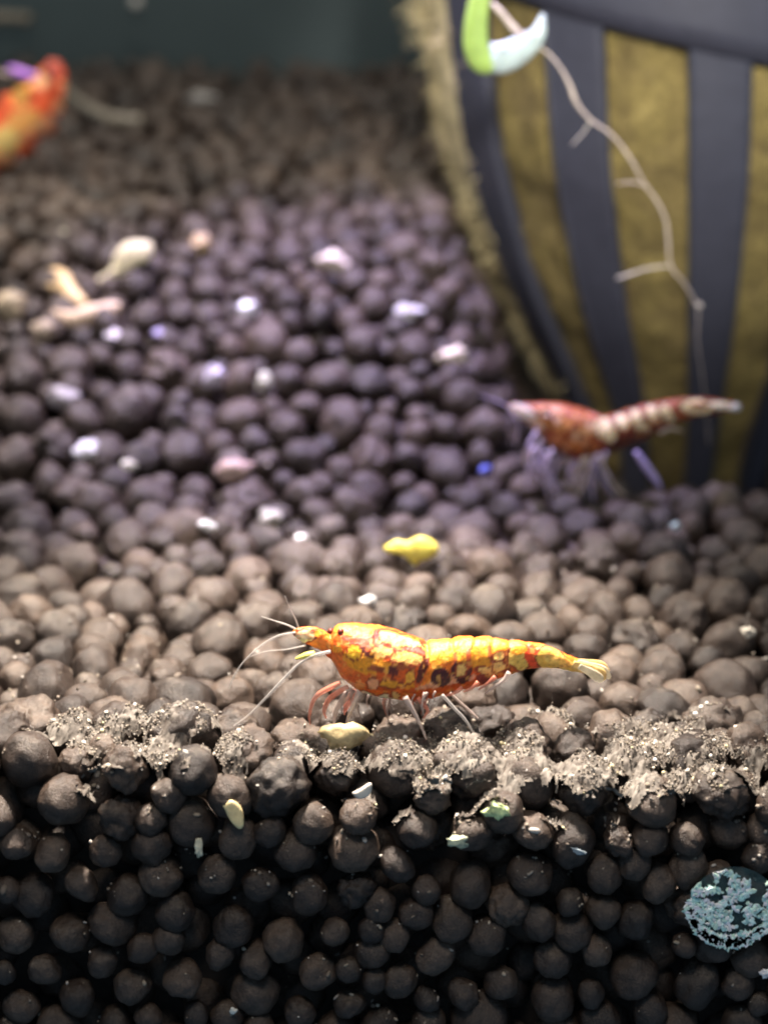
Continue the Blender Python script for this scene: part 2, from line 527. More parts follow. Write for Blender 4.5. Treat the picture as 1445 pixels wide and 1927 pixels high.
# ------------------------------------------------------------------ pale silt grains lying on the soil
GV, GF, GC, off = [], [], [], 0
o_v, o_f = ICO[1]
def grain(p, s, c, stretch=1.0):
    global off
    rot = rotm()
    v = (o_v[:] * (s * np.array([random.uniform(.5, 1), random.uniform(.5, 1), random.uniform(.6, 1) * stretch]))) @ rot.T + p
    GV.append(v); GF.append(o_f + off); off += len(v)
    GC.append(np.repeat(np.array([c]), len(v), 0))
def crust():
    """a crust of settled silt draped over the ridge pellets, broken up into patches"""
    global off
    st = 0.017
    gx = np.arange(-3.5, 3.7, st); gy = np.arange(GLASS + 0.03, 13.85, st)
    Hm = np.full((len(gy), len(gx)), -9.0)
    for x, y, z, r in PEL:
        if y > 14.1 or z < ground(x, y) - 0.5: continue
        i0, i1 = np.searchsorted(gx, [x - r, x + r]); j0, j1 = np.searchsorted(gy, [y - r, y + r])
        if i0 >= i1 or j0 >= j1: continue
        q = r * r - (gx[None, i0:i1] - x) ** 2 - (gy[j0:j1, None] - y) ** 2
        h = np.where(q > 0, z + np.sqrt(np.maximum(q, 0)), -9)
        Hm[j0:j1, i0:i1] = np.maximum(Hm[j0:j1, i0:i1], h)
    # close the gaps between neighbours a little
    D = Hm.copy()
    for sx in range(-4, 5):
        for sy in range(-3, 4):
            if sx * sx + sy * sy > 9: continue
            D = np.maximum(D, np.roll(np.roll(Hm, sx, 1), sy, 0) - 0.0045 * (sx * sx + sy * sy))
    for _ in range(2):
        D = (D + np.roll(D, 1, 0) + np.roll(D, -1, 0) + np.roll(D, 1, 1) + np.roll(D, -1, 1)) / 5
    V, cc, keep = [], [], np.zeros(D.shape, bool)
    for jj, y in enumerate(gy):
        for ii, x in enumerate(gx):
            p = Vector((x, y, D[jj, ii]))
            fine = noise.noise(p * 16) + 0.8 * noise.noise(p * 34)
            m = noise.noise(Vector((x * 1.25 + 3, y * 1.6, 2.2))) + 0.55 * noise.noise(Vector((x * 4.2, y * 4.2, 7)))
            m += 0.30 * noise.noise(p * 11) + 0.16 * min(1.2, max(-1.2, x + 0.5)) - 0.5 * abs(y - 12.9) ** 1.5 * 2 - (0.25 if x < -2.3 else 0)
            keep[jj, ii] = m > -0.30 and D[jj, ii] > ground(x, y) - 0.28
            edge = min(1, max(0, (m + 0.20) * 2.5))
            V.append((x + random.gauss(0, 0.006), y + random.gauss(0, 0.006), D[jj, ii] - 0.012 + abs(random.gauss(0, 0.014)) * edge + edge * (0.016 + 0.036 * fine + 0.020 * noise.noise(p * 7))))
            t = min(1, max(0, 0.34 + random.gauss(0, 0.22) + 0.10 * min(1, max(-1, x)) + 0.5 * noise.noise(p * 3.2) + 0.45 * noise.noise(p * 9) + 0.45 * fine))
            cc.append(np.array((0.050, 0.040, 0.033)) * (1 - t) + np.array((0.210, 0.190, 0.165)) * t)
    k = len(gx)
    ok = keep[:-1, :-1] & keep[1:, :-1] & keep[:-1, 1:] & keep[1:, 1:]
    q4 = np.stack([D[:-1, :-1], D[1:, :-1], D[:-1, 1:], D[1:, 1:]])
    ok &= (q4.max(0) - q4.min(0)) < 0.05
    jj, ii = np.where(ok)
    a = jj * k + ii
    ff = np.vstack([np.stack([a, a + 1, a + k + 1], 1), np.stack([a, a + k + 1, a + k], 1)])
    GV.append(np.array(V)); GF.append(ff + off); GC.append(np.array(cc)); off += len(V)
    # loose grains standing on it
    for q in random.sample(range(len(a)), min(len(a), 16000)):
        p = np.array(V[a[q]])
        if noise.noise(Vector(p * 5.5)) < random.uniform(-0.35, 0.25): continue
        p[2] += random.uniform(-0.004, 0.016)
        u = random.random()
        if u < 0.975:
            grain(p, random.uniform(0.004, 0.0115), random.choice(pal[:5]), random.uniform(0.8, 1.8))
        else:
            grain(p, random.uniform(0.010, 0.024), random.choice(((0.62, 0.56, 0.46), (0.72, 0.70, 0.66), (0.60, 0.54, 0.33))), 1.2)
pal = [(0.25, 0.215, 0.17), (0.17, 0.142, 0.115), (0.33, 0.29, 0.235), (0.12, 0.098, 0.080), (0.23, 0.212, 0.19), (0.45, 0.42, 0.38)]
for i in np.where(cnt > 2)[0]:
    x, y, z, r = PEL[i]
    on_top = z > ground(x, y) - 0.28
    if y < 13.75 and on_top:
        dens = 45 * max(0, noise.noise(Vector((x * 1.1 + 3, y * 1.3, 2.2))) + 0.32 + 0.12 * (x > -1)) * (1.0 if y < 13.45 else 0.35)
    elif on_top and y < 17:
        dens = 5
    elif on_top:
        dens = 2
    else:
        dens = random.choice((0, 1, 1, 2, 2, 5)) + (30 * max(0, noise.noise(Vector((x * 1.7, z * 1.7, 9)))) if z > -0.9 else 0)
    for k in range(int(dens)):
        u = random.uniform(0, 6.283); c = random.uniform(0.1, 1) ** 0.7
        d = np.array([math.cos(u) * math.sqrt(1 - c * c), math.sin(u) * math.sqrt(1 - c * c), c])
        if y < 13 and not on_top and d[1] > 0: d[1] *= -1
        if noise.noise(Vector(np.array([x, y, z]) * 2 + d * 1.4)) < -0.05 and on_top: continue
        grain(np.array([x, y, z]) + d * r * 1.0, random.uniform(0.006, 0.019) if random.random() < 0.93 else random.uniform(0.02, 0.034),
              random.choice(pal), random.uniform(1, 2.0))
crust()
g = obj('silt', np.vstack(GV), np.vstack(GF), M_chip, col=np.vstack(GC))
tag(g, 'pale beige silt crumbs crusted over the pellets along the front ridge', 'silt', kind='stuff')

# ------------------------------------------------------------------ crumbs, flakes and specks: each one a thing
def crumb(name, label, cat, px, py, wpx, hpx, col, lift=0.06, Y=None, ang=0, sub=2, low=0.5, depth=0.7, group=None, seed=None, rough=0.45, emb=0.3):
    seed = seed if seed is not None else (px * 13 + py) % 97
    p = P(px, py, Y) if Y else hit(px, py, lift + 0.08)
    k = depth_at(p[1], p[2]) / FPX / 2
    v, f = lumpy(3, seed, 0.62 if cat != 'debris' else 0.32, 0.28 if cat != 'debris' else 0.2, 1.3, 3.0)
    if cat == 'speck': k *= 0.85
    v = v * np.array([wpx * k, min(wpx, hpx) * k * depth, hpx * k])
    a = R(ang); rot = np.array([[math.cos(a), 0, math.sin(a)], [0, 1, 0], [-math.sin(a), 0, math.cos(a)]])
    v = v @ rot.T + p
    key = 'crumb_%02x%02x%02x' % tuple(int(c * 255) for c in col)
    m = bpy.data.materials.get(key) or simple(key, col, rough, 0.42, 11, 0.4, 0.03)
    o = obj(name, v, f, m)
    return tag(o, label, cat, group)
G = 'small specks scattered about the tank'
WH = (0.78, 0.76, 0.74)
for a in [
 ('speck', 'round white speck just below left of the yellow flake', 'speck', 694, 1132, 32, 28, WH),
 ('speck', 'white speck left of centre, on pellets left of the small speck by the yellow flake', 'speck', 388, 990, 32, 24, WH),
 ('speck', 'small white speck on the soil left of the yellow flake, level with its top', 'speck', 567, 1016, 28, 22, WH),
 ('speck', 'warm white speck right of the jagged white fragment at the left', 'speck', 242, 875, 34, 24, (0.82, 0.70, 0.58)),
 ('shell_fragment', 'jagged white fragment between dark pellets at the left', 'fragment', 168, 850, 50, 42, (0.70, 0.68, 0.72)),
 ('debris_lump', 'pinkish beige lump on the soil left of the picture centre', 'debris', 440, 886, 74, 48, (0.42, 0.30, 0.25)),
 ('crumb', 'cream oval crumb up the slope left of the red banded shrimp', 'crumb', 852, 674, 56, 36, (0.80, 0.62, 0.48)),
 ('crumb', 'lavender white crumb on the slope beside the foot of the slotted basket', 'crumb', 768, 588, 46, 30, (0.64, 0.61, 0.62)),
 ('speck', 'white round speck on the upper middle of the purple tinted slope', 'speck', 466, 583, 40, 34, (0.80, 0.80, 0.82)),
 ('speck', 'cream speck in the middle of the slope below the round white one', 'speck', 497, 718, 34, 36, (0.72, 0.68, 0.56)),
 ('crumb', 'lilac crumb on the slope left of the cream speck', 'crumb', 400, 712, 38, 44, (0.54, 0.49, 0.56)),
 ('crumb', 'pinkish white dome on the crest of the slope', 'crumb', 627, 494, 62, 36, (0.80, 0.62, 0.52)),
 ('crumb', 'tan crumb behind the crest, right of the curled pale husk', 'crumb', 378, 462, 46, 38, (0.42, 0.30, 0.18)),
 ('speck', 'tiny bright speck high at the left below the orange shrimp', 'speck', 118, 440, 14, 15, (0.85, 0.75, 0.5)),
 ('speck', 'lilac white speck at the left below the yellowish debris', 'speck', 215, 633, 40, 26, (0.68, 0.62, 0.66)),
 ('speck', 'violet speck right of the lilac white one', 'speck', 301, 630, 34, 26, (0.48, 0.42, 0.68)),
 ('debris_lump', 'lavender grey lump on dark pellets at the left edge', 'debris', 122, 748, 56, 44, (0.33, 0.30, 0.31)),
 ('speck', 'blue speck on the soil below left of the red banded shrimp', 'speck', 912, 885, 24, 20, (0.16, 0.20, 0.95)),
 ('debris_lump', 'beige yellow lump under the claws of the orange shrimp', 'debris', 646, 1384, 86, 52, (0.40, 0.31, 0.16), 0.14),
 ('speck', 'tiny pale blue speck on soil at right beneath the basket', 'speck', 1272, 990, 18, 20, (0.50, 0.62, 0.66)),
 ('crumb', 'pale sliver lying far back in the dark upper soil', 'crumb', 378, 183, 46, 16, (0.36, 0.34, 0.32)),
 ('debris_lump', 'small tan crust on the left edge of the bed', 'debris', 20, 575, 60, 60, (0.34, 0.27, 0.18)),
 ('debris_lump', 'beige knob right of the tan crust at the left edge', 'debris', 82, 622, 44, 44, (0.38, 0.30, 0.22)),
 ('crumb', 'white crumb at the lower right near the front ridge edge', 'crumb', 1405, 1190, 26, 22, (0.66, 0.60, 0.50)),
 ('crumb', 'grey mottled crumb on the soil above left of the yellow flake', 'crumb', 508, 985, 44, 48, (0.30, 0.28, 0.26)),
]:
    crumb(*a, group=G if a[0] == 'speck' else None)
def flake(name, label, cat, pts, col, Y=None, lift=0.1, thick=0.35, n=40):
    """a small irregular flake with the given outline, thick in the middle"""
    q = np.array(pts, float); c = q.mean(0)
    p0 = P(c[0], c[1], Y) if Y else hit(c[0], c[1], lift)
    ring = crom(list(q) + [q[0]], n + 1)[:-1]
    k = depth_at(p0[1], p0[2]) / FPX
    t = thick * np.abs(q - c).mean() * k * 2
    V, F = [], []
    lv = [(1.0, 0.0), (0.93, 0.5), (0.7, 0.85), (0.35, 1.0)]
    rows = [(a, -b) for a, b in lv[:0:-1]] + [(1.0, 0.0)] + [(a, b) for a, b in lv[1:]]
    for a, b in rows:
        for x, y in ring:
            w = P(c[0] + (x - c[0]) * a, c[1] + (y - c[1]) * a, p0[1]) + np.array([0, b * t * 0.5, 0])
            V.append(w + 0.012 * np.array(noise.noise_vector(Vector(w) * 8)))
    m_ = len(rows)
    for i in range(m_ - 1):
        for j in range(n):
            F.append((i * n + j, i * n + (j + 1) % n, (i + 1) * n + (j + 1) % n, (i + 1) * n + j))
    F.append(tuple(range(n))[::-1]); F.append(tuple((m_ - 1) * n + j for j in range(n)))
    key = 'flake_%02x%02x%02x' % tuple(int(c_ * 255) for c_ in col)
    m = simple(key, col, 0.4, 0.25, 9, 0.35, 0.03)
    return tag(obj(name, V, F, m), label, cat)
flake('food_flake', 'bright yellow flake lying on the brown pellets in mid picture', 'flake',
      [(722,1030),(742,1016),(766,1018),(790,1010),(812,1014),(825,1032),(818,1048),(792,1056),(782,1066),(768,1054),(748,1042),(726,1040)], (0.92, 0.70, 0.13), lift=0.24)
FR = GLASS + 0.004
flake('chip', 'cream chip pressed upright against the front glass at lower left', 'chip',
      [(419,1516),(434,1506),(450,1518),(459,1536),(459,1552),(450,1560),(440,1552),(428,1536)], (0.85, 0.64, 0.33), Y=FR, thick=0.4)
flake('chip', 'white angular shard under the front ridge, below the orange shrimp', 'chip',
      [(662,1492),(678,1484),(697,1474),(699,1490),(690,1499),(672,1502)], (0.62, 0.56, 0.48), Y=FR, thick=0.5)
flake('moulted_husk', 'curled pale yellow husk lying on the crest at upper left', 'husk',
      [(158,546),(182,524),(206,508),(216,476),(236,456),(262,452),(286,458),(291,474),(282,490),(262,496),(246,510),(218,526),(188,538)], (0.72, 0.64, 0.42), lift=0.12, thick=0.45, n=60)
for a in [
 ('chip', 'thin pale shard below left of the cream chip', 'chip', 374, 1596, 14, 36, (0.66, 0.60, 0.44), 5),
 ('chip', 'pale green yellow chip under the crusted ridge, right of centre', 'chip', 934, 1527, 40, 30, (0.60, 0.70, 0.34), 20),
 ('chip', 'pale olive chip on dark pellets below left of the green one', 'chip', 862, 1585, 38, 24, (0.44, 0.46, 0.32), 0),
 ('chip', 'thin bluish sliver on the dark pellets left of the round crusty patch', 'chip', 1086, 1602, 34, 10, (0.36, 0.42, 0.46), 25),
 ('chip', 'small white chip by the right edge below the crusty patch', 'chip', 1441, 1833, 22, 18, (0.85, 0.80, 0.88), 0),
 ('chip', 'tiny white chip in the lower left dark pellets', 'chip', 440, 1903, 12, 14, (0.8, 0.75, 0.65), 0),
]:
    n_, l_, c_, x_, y_, w_, h_, k_, an = a
    crumb(n_, l_, c_, x_, y_, w_, h_, k_, Y=FR, ang=an, depth=0.4, seed=(x_ * 7) % 53)

# pale curled husk and yellowish scraps at the upper left
def husk(name, label, cat, pts, radii, col, lift=0.1, flat=0.6):
    w = []
    for x, y in pts:
        w.append(hit(x, y, lift))
    k = depth_at(w[0][1], w[0][2]) / FPX
    V, F = tube(w, [r * k for r in radii], 12, 26, flat)
    V = V + np.array([0.02 * noise.noise_vector(Vector(v) * 9) for v in V])
    key = 'husk_%02x%02x%02x' % tuple(int(c * 255) for c in col)
    m = bpy.data.materials.get(key) or simple(key, col, 0.4, 0.25, 6, 0.3, 0.03)
    return tag(obj(name, V, F, m), label, cat)
husk('plant_scrap', 'tan upright scrap left of the curled husk', 'scrap', [(92, 540), (108, 520), (128, 545), (160, 572)], [12, 20, 16, 8], (0.66, 0.47, 0.24))
husk('plant_scrap', 'flat yellowish scrap lying below the curled husk', 'scrap', [(100, 592), (140, 600), (180, 590), (225, 578)], [10, 18, 20, 12], (0.72, 0.54, 0.38))
husk('twig', 'brownish forked sliver right of the far orange shrimp', 'twig', [(112, 165), (160, 200), (205, 222), (268, 228)], [10, 12, 13, 10], (0.24, 0.21, 0.165), 0.25)
p = P(25, 33, 29.4)
V, F = tube([P(-30, 30, 29.4), P(0, 32, 29.5), P(30, 33, 29.5), P(56, 36, 29.4)], [0.09] * 4, 8, 14)
tag(obj('twig', V, F, simple('far_twig', (0.16, 0.135, 0.10), 0.6)), 'short brown twig by the back wall in the top left corner', 'twig')
V, F = lumpy(2, 5, 0.4)
tag(obj('speck', V * np.array([0.09, 0.06, 0.12]) + P(256, 5, 29.6), F, simple('far_speck', (0.42, 0.40, 0.36))), 'pale speck on the back wall at the top edge', 'speck', G)

# ------------------------------------------------------------------ slotted basket with algae covered wool
basket = empty('slotted_basket', (3.8, 24.0, -2.0))
tag(basket, 'dark slate plastic plant basket with tall slots showing yellow brown wool', 'plant basket')
ZK = [-2.2, -1.0, -0.4, 0.2, 1.2, 2.86, 4.4, 6.6]
RK = [1.30, 1.50, 1.62, 1.93, 2.43, 2.93, 3.05, 3.15]
def cxz(z): return 3.5 + 0.26 * (1 - max(z, -0.4) / 4.4)
def rz(z): return float(np.interp(z, ZK, RK))
# smooth the profile a little
_zs = np.linspace(-2.2, 6.6, 220); _rs = np.array([rz(z) for z in _zs])
for _ in range(3):
    _rs = np.convolve(np.pad(_rs, 9, mode='edge'), np.ones(19) / 19, mode='valid')
def rz(z): return float(np.interp(z, _zs, _rs))
def bp(phi, z, dr=0.0):
    a = R(phi); r = rz(z) + dr
    return (cxz(z) + r * math.sin(a), 24.0 - r * math.cos(a), z)
def ztop(phi):
    ph = (phi + 180) % 360 - 180
    return max(3.6, min(5.2, 4.14 - 0.0115 * ph)) if abs(ph) < 100 else 4.3
def shell(phis, zlo, zhi, dr0, dr1, nz):
    """closed curved strip between two radii; zhi may depend on the angle"""
    na = len(phis); V, F = [], []
    for dr in (dr0, dr1):
        for ph in phis:
            top = zhi(ph) if callable(zhi) else zhi
            bot = zlo(ph) if callable(zlo) else zlo
            for i in range(nz):
                V.append(bp(ph, bot + (top - bot) * i / (nz - 1), dr))
    q = na * nz
    for a in range(na - 1):
        for i in range(nz - 1):
            k = a * nz + i
            F.append((k, k + 1, k + nz + 1, k + nz))
            F.append((q + k, q + k + nz, q + k + nz + 1, q + k + 1))
    for a in range(na - 1):
        for k in (a * nz, a * nz + nz - 1):
            F.append((k, k + nz, q + k + nz, q + k))
    for i in range(nz - 1):
        for a in (0, na - 1):
            k = a * nz + i
            F.append((k, k + 1, q + k + 1, q + k))
    return V, F
for j in range(12):
    c = -30 + 30 * j
    hw = 6.4
    if c == 270:
        V, F = shell(np.linspace(c - 5, c + 5, 9), -1.9, lambda p: ztop(p) + 0.1, -0.16, 0.03, 40)
        V = np.array(V) + np.array([0.05 * noise.noise_vector(Vector(v) * 4) for v in V])
        o = obj('bar', V, F, M_algae, basket)
        o['label'] = 'bar overgrown with pale fuzzy algae'
    else:
        V, F = shell(np.linspace(c - hw, c + hw, 9), -1.9, lambda p: ztop(p) + 0.1, -0.16, 0.0, 40)
        obj('bar', V, F, M_plastic, basket)
V, F = shell(np.linspace(-180, 180, 121), lambda p: ztop(p), 6.5, -0.16, 0.012, 10)
obj('rim', V, F, M_plastic, basket)
V, F = shell(np.linspace(-96, -66, 31), -1.9, lambda p: ztop(p) + 0.05, -0.2, -0.02, 70)
V = np.array(V) + np.array([0.05 * noise.noise_vector(Vector(v) * 3) + 0.02 * noise.noise_vector(Vector(v) * 9) for v in V])
obj('algae_coat', V, F, M_algae, basket)
na, nz = 220, 70
V, F = [], []
for i in range(nz):
    z = -2.0 + 7.4 * i / (nz - 1)
    for a in range(na):
        q = Vector(bp(360 * a / na, z, -0.17))
        d = 0.10 * noise.noise(q * 1.6) + 0.05 * noise.noise(q * 5) + 0.02 * noise.noise(q * 14)
        V.append(bp(360 * a / na, z, -0.15 + min(d, 0.10)))
for i in range(nz - 1):
    for a in range(na):
        F.append((i * na + a, i * na + (a + 1) % na, (i + 1) * na + (a + 1) % na, (i + 1) * na + a))
F.append(tuple((nz - 1) * na + a for a in range(na)))
obj('wool_filling', V, F, M_wool, basket)
FZ = []
for i in range(1500):
    ph = random.gauss(-88, 9); z = random.uniform(-0.3, 5.2)
    p0 = np.array(bp(ph, z, -0.05))
    L = random.uniform(0.04, 0.16) * (1 + 0.8 * (z > 4))
    d = np.array([math.sin(R(ph)), -math.cos(R(ph)), random.uniform(-0.8, 0.4)]) + RNG.normal(0, 0.45, 3)
    p1 = p0 + d * L
    s = RNG.normal(0, 1, 3); s = s / np.linalg.norm(s) * random.uniform(0.008, 0.02)
    t = np.cross(d, s); t = t / (np.linalg.norm(t) + 1e-6) * np.linalg.norm(s)
    FZ.append((np.array([p0 + s, p0 - s / 2 + t, p0 - s / 2 - t, p1]), [(0, 1, 3), (1, 2, 3), (2, 0, 3)]))
V, F = join(FZ)
o = obj('algae_fuzz', V, F, M_algae, basket, smooth=False); o['kind'] = 'stuff'

# ------------------------------------------------------------------ floating plant: green stem, pale runner, long root
YR = 19.6
plant = empty('floating_plant', P(930, 130, YR))
tag(plant, 'floating plant with bent bright green stem and long trailing pale root', 'plant')
kp = depth_at(YR, 4) / FPX
def ptube(name, pts, rpx, m, parent=plant, Y=YR, seg=10, n=None, flat=1.0, dy=None):
    w = [P(x, y, Y + (dy[i] if dy else 0)) for i, (x, y) in enumerate(pts)]
    V, F = tube(w, [r * kp for r in rpx], seg, n, flat)
    return obj(name, V, F, m, parent)
ptube('stem', [(925, -120), (912, -40), (900, 10), (895, 50), (896, 90), (908, 118), (925, 132)], [14, 18, 20, 22, 24, 22, 8], M_leaf, n=50, seg=16, flat=0.55)
ptube('runner', [(915, 118), (940, 116), (968, 104), (996, 84), (1014, 58), (1022, 26)], [14, 23, 23, 19, 14, 4], M_runner, n=50, seg=14, flat=0.5, dy=[.05, .06, .04, 0, 0, .05])
ptube('runner', [(922, 88), (945, 90), (970, 80), (1000, 62)], [8, 11, 11, 7], M_runner, dy=[.15] * 4)
root = ptube('root', [(1015, 88), (1035, 103), (1055, 128), (1072, 160), (1082, 188), (1097, 210), (1118, 230), (1145, 248), (1170, 275), (1192, 308), (1212, 345), (1236, 378),
      (1252, 412), (1257, 450), (1262, 500), (1284, 528), (1304, 560), (1314, 590), (1312, 640), (1320, 700), (1330, 780), (1334, 840)],
      [2.3, 2.4, 2.6, 3.9, 4.2, 3.3, 2.5, 2.3, 2.3, 2.2, 2.0, 2.1, 2.5, 2.7, 2.1, 1.9, 1.7, 1.3, .9, .8, .7, .6], M_root, n=150, seg=8)
ptube('rootlet', [(1260, 500), (1225, 504), (1195, 512), (1160, 524)], [1.5, 1.8, 2.2, 2.2], M_rootlet, root)
ptube('rootlet', [(1112, 226), (1098, 248), (1076, 272)], [1.6, 1.3, 0.9], M_rootlet, root)
ptube('rootlet', [(1222, 352), (1190, 342), (1160, 345)], [1.2, 1.1, 0.8], M_root, root)
ptube('root', [(925, 5), (940, 20), (958, 42), (975, 60), (990, 70)], [5, 6, 6, 6, 5], M_root, dy=[.1] * 5)
V, F = lumpy(2, 3, 0.3)
obj('root_bead', V * 6 * kp + P(1316, 575, YR - 0.04), F, M_rootlet, root)

# ------------------------------------------------------------------ shrimps
def ell(x, y, cx, cy, rx, ry, ang=0.0):
    a = R(ang); dx, dy = x - cx, y - cy
    u = dx * math.cos(a) + dy * math.sin(a); v = -dx * math.sin(a) + dy * math.cos(a)
    return (u / rx) ** 2 + (v / ry) ** 2
def paint(base, patches, x, y, p, outline):
    c = base
    for cx, cy, rx, ry, an, cc in patches:
        if abs(x - cx) < rx + ry + 6:
            e = ell(x, y, cx, cy, rx, ry, an)
            if e < 1:
                c = cc
            elif cc[1] > 0.4 and rx < 40 and e < (1 + 3.0 / min(rx, ry)) ** 2 and c[1] < 0.40:
                c = outline
    q = Vector(p)
    f1 = noise.noise(q * 26 + Vector((3, 1, 7)))
    f2 = noise.noise(q * 44)
    if f1 > 0.36 and c[1] < 0.4:
        c = tuple(0.45 * a + 0.55 * b for a, b in zip(c, (0.90, 0.46, 0.10)))
    elif f2 < -0.42:
        c = tuple(0.55 * a + 0.45 * b for a, b in zip(c, outline))
    return c
def body(root, prof, Y, ns, nk, colour, yaw=0.0, grooves=(), x_ref=None, tilt=0.0, name='body', sx=1.0):
    """one continuous lofted surface; prof rows: x, top y, bottom y (photograph pixels), width ratio"""
    pr = crom(prof, ns)
    rings, cols = [], []
    x_ref = x_ref if x_ref is not None else pr[:, 0].mean()
    for i, (x, yt, yb, wr) in enumerate(pr):
        k = depth_at(Y, 0.5) / FPX
        Yi = Y + (x - x_ref) * k * yaw
        a, b = P(x, yt, Yi), P(x, yb, Yi)
        c = (a + b) / 2; h = max(0.004, (a[2] - b[2]) / 2 * 0.965)
        gr = 1.0
        for gx, gw, ga in grooves:
            gr -= ga * math.exp(-((x - gx) / gw) ** 2)
        ring = []
        for t in np.linspace(0, 2 * np.pi, nk, endpoint=False):
            s_, c_ = math.sin(t), math.cos(t)
            p = np.array([c[0], c[1] + h * wr * gr * s_ * (1.0 + 0.12 * c_), c[2] + h * (1 - 0.5 * (1 - gr)) * c_])
            ring.append(p)
            fx, fy, _ = project(p)
            w = noise.noise_vector(Vector(p) * 7.0)
            w2 = noise.noise_vector(Vector(p) * 18.0)
            cols.append(colour(fx + 3.5 * w.x + 2.5 * w2.x, fy + 3 * w.y + 2.5 * w2.y, p, c_))
        rings.append(np.array(ring))
    V, F = loft(rings)
    V = V + np.array([0.009 * noise.noise_vector(Vector(v) * 10) + 0.005 * noise.noise_vector(Vector(v) * 26) for v in V])
    return obj(name, V, F, M_shell, root, col=np.array(cols))
def limb(root, pts, radii, Y, m, dy=0.0, name='leg', seg=8, n=None, k=None):
    radii = [r * (0.55 if 'anten' in name and name != 'antennal_scale_or_glint' else 0.68) for r in radii]
    k = k or depth_at(Y, 0.4) / FPX
    w = []
    for i, q in enumerate(pts):
        yy = Y + (q[2] if len(q) > 2 else dy)
        w.append(P(q[0], q[1], yy))
    V, F = tube(w, [r * k for r in radii], seg, n)
    return obj(name, V, F, m, root)
def ball(root, name, px, py, Y, rpx, m, sc_=(1, 1, 1)):
    k = depth_at(Y, 0.5) / FPX
    V, F = ICO[3]
    return obj(name, V * np.array(sc_) * rpx * k + P(px, py, Y), F, m, root)
GS = 'orange and cream marbled shrimps'

# --- the front shrimp
Y1 = 13.25
YEL, CRM, ORG, RED, MAR, PNK = (0.88, 0.37, 0.028), (0.90, 0.56, 0.17), (0.76, 0.125, 0.012), (0.78, 0.10, 0.015), (0.13, 0.022, 0.018), (0.80, 0.36, 0.22)
sh = empty('shrimp', P(740, 1385, Y1))
tag(sh, 'orange and yellow marbled shrimp in sharp focus standing on the front ridge', 'shrimp', GS)
patch1 = [  # cx, cy, rx, ry, angle, colour : later ones lie on top
 (690,1290,60,22,10,ORG),(640,1255,28,25,0,(0.86,0.20,0.03)),(680,1245,40,20,25,(0.88,0.36,0.02)),(600,1205,30,14,20,(0.80,0.24,0.03)),
 (575,1195,18,10,0,(0.86,0.62,0.34)),(566,1202,12,9,0,(0.84,0.74,0.52)),(598,1192,7,6,0,YEL),(580,1182,6,4,0,YEL),
 (690,1206,26,14,15,(0.46,0.15,0.09)),(735,1213,30,12,10,(0.50,0.17,0.10)),(778,1218,34,13,8,(0.36,0.11,0.09)),(752,1254,60,9,-5,(0.42,0.10,0.03)),
 (684,1187,46,12,4,YEL),(640,1182,14,8,0,YEL),(738,1201,30,10,18,CRM),(772,1206,24,7,18,(0.90,0.55,0.22)),
 (720,1227,22,12,-12,CRM),(770,1241,34,10,4,CRM),(763,1234,18,8,0,CRM),(800,1250,6,8,0,YEL),
 (702,1240,24,9,28,YEL),(725,1254,12,8,0,YEL),(728,1264,5,8,0,YEL),(665,1228,14,14,0,(0.9,0.5,0.03)),(634,1222,9,7,0,YEL),
 (690,1232,20,4.5,38,MAR),(704,1196,11,4.5,-35,MAR),(655,1205,14,4,30,(0.4,0.07,0.03)),(741,1264,9,11,0,MAR),(714,1260,10,6,0,(0.30,0.07,0.02)),
 (762,1290,20,7,0,(0.90,0.36,0.02)),(735,1288,20,6,5,(0.9,0.42,0.03)),(772,1275,7,10,0,(0.9,0.45,0.05)),(700,1288,10,10,0,(0.88,0.42,0.22)),(676,1290,9,10,0,(0.88,0.34,0.10)),
 (650,1290,16,12,0,(0.84,0.34,0.22)),(720,1304,70,5,4,(0.84,0.17,0.02)),
 (688,1310,14,7,5,(0.90,0.82,0.60)),(724,1315,10,8,0,(0.90,0.80,0.52)),(745,1312,6,7,0,(0.9,0.55,0.2)),
 (797,1256,7,34,22,(0.12,0.02,0.010)),(808,1272,8,30,30,(0.86,0.25,0.02)),
 (835,1222,34,26,0,YEL),(822,1250,9,26,-28,YEL),(840,1285,60,7,-12,(0.84,0.42,0.24)),
 (830,1275,19,19,20,(0.07,0.010,0.012)),(858,1248,6,22,-8,(0.5,0.12,0.02)),(868,1264,21,24,0,(0.09,0.011,0.012)),(882,1240,6,24,6,(0.55,0.10,0.02)),(868,1238,9,12,0,YEL),(868,1262,10,11,0,CRM),
 (852,1278,4,8,-15,(0.82,0.36,0.18)),(904,1232,20,33,4,YEL),(914,1262,14,7,0,CRM),(921,1228,4,22,-10,(0.45,0.13,0.03)),(912,1278,14,8,-8,(0.26,0.035,0.025)),(952,1262,9,10,0,(0.30,0.06,0.03)),
 (930,1260,8,24,0,(0.44,0.12,0.06)),(938,1220,16,12,0,YEL),(938,1235,11,8,0,CRM),(938,1255,13,10,0,CRM),(957,1240,5,18,0,(0.62,0.20,0.05)),
 (978,1238,20,24,0,(0.90,0.60,0.13)),(975,1225,12,9,0,YEL),(1002,1236,12,22,-16,(0.85,0.085,0.02)),(985,1222,9,5,0,YEL),
 (1035,1240,26,22,25,(0.88,0.55,0.10)),(1060,1250,40,12,22,(0.88,0.58,0.14)),(1100,1258,20,4,15,(0.7,0.3,0.08)),(1118,1262,22,14,20,(0.86,0.66,0.26)),(1136,1270,13,14,20,(0.82,0.74,0.52))]
def c1(x, y, p, up):
    c = ORG
    if y < 1262 and x > 800: c = (0.80, 0.19, 0.018)
    c = paint(c, patch1, x, y, p, (0.34, 0.05, 0.015))
    if up > 0.985 and x < 1080 and c[1] > 0.12:
        c = (0.82, 0.20, 0.02)
    return c
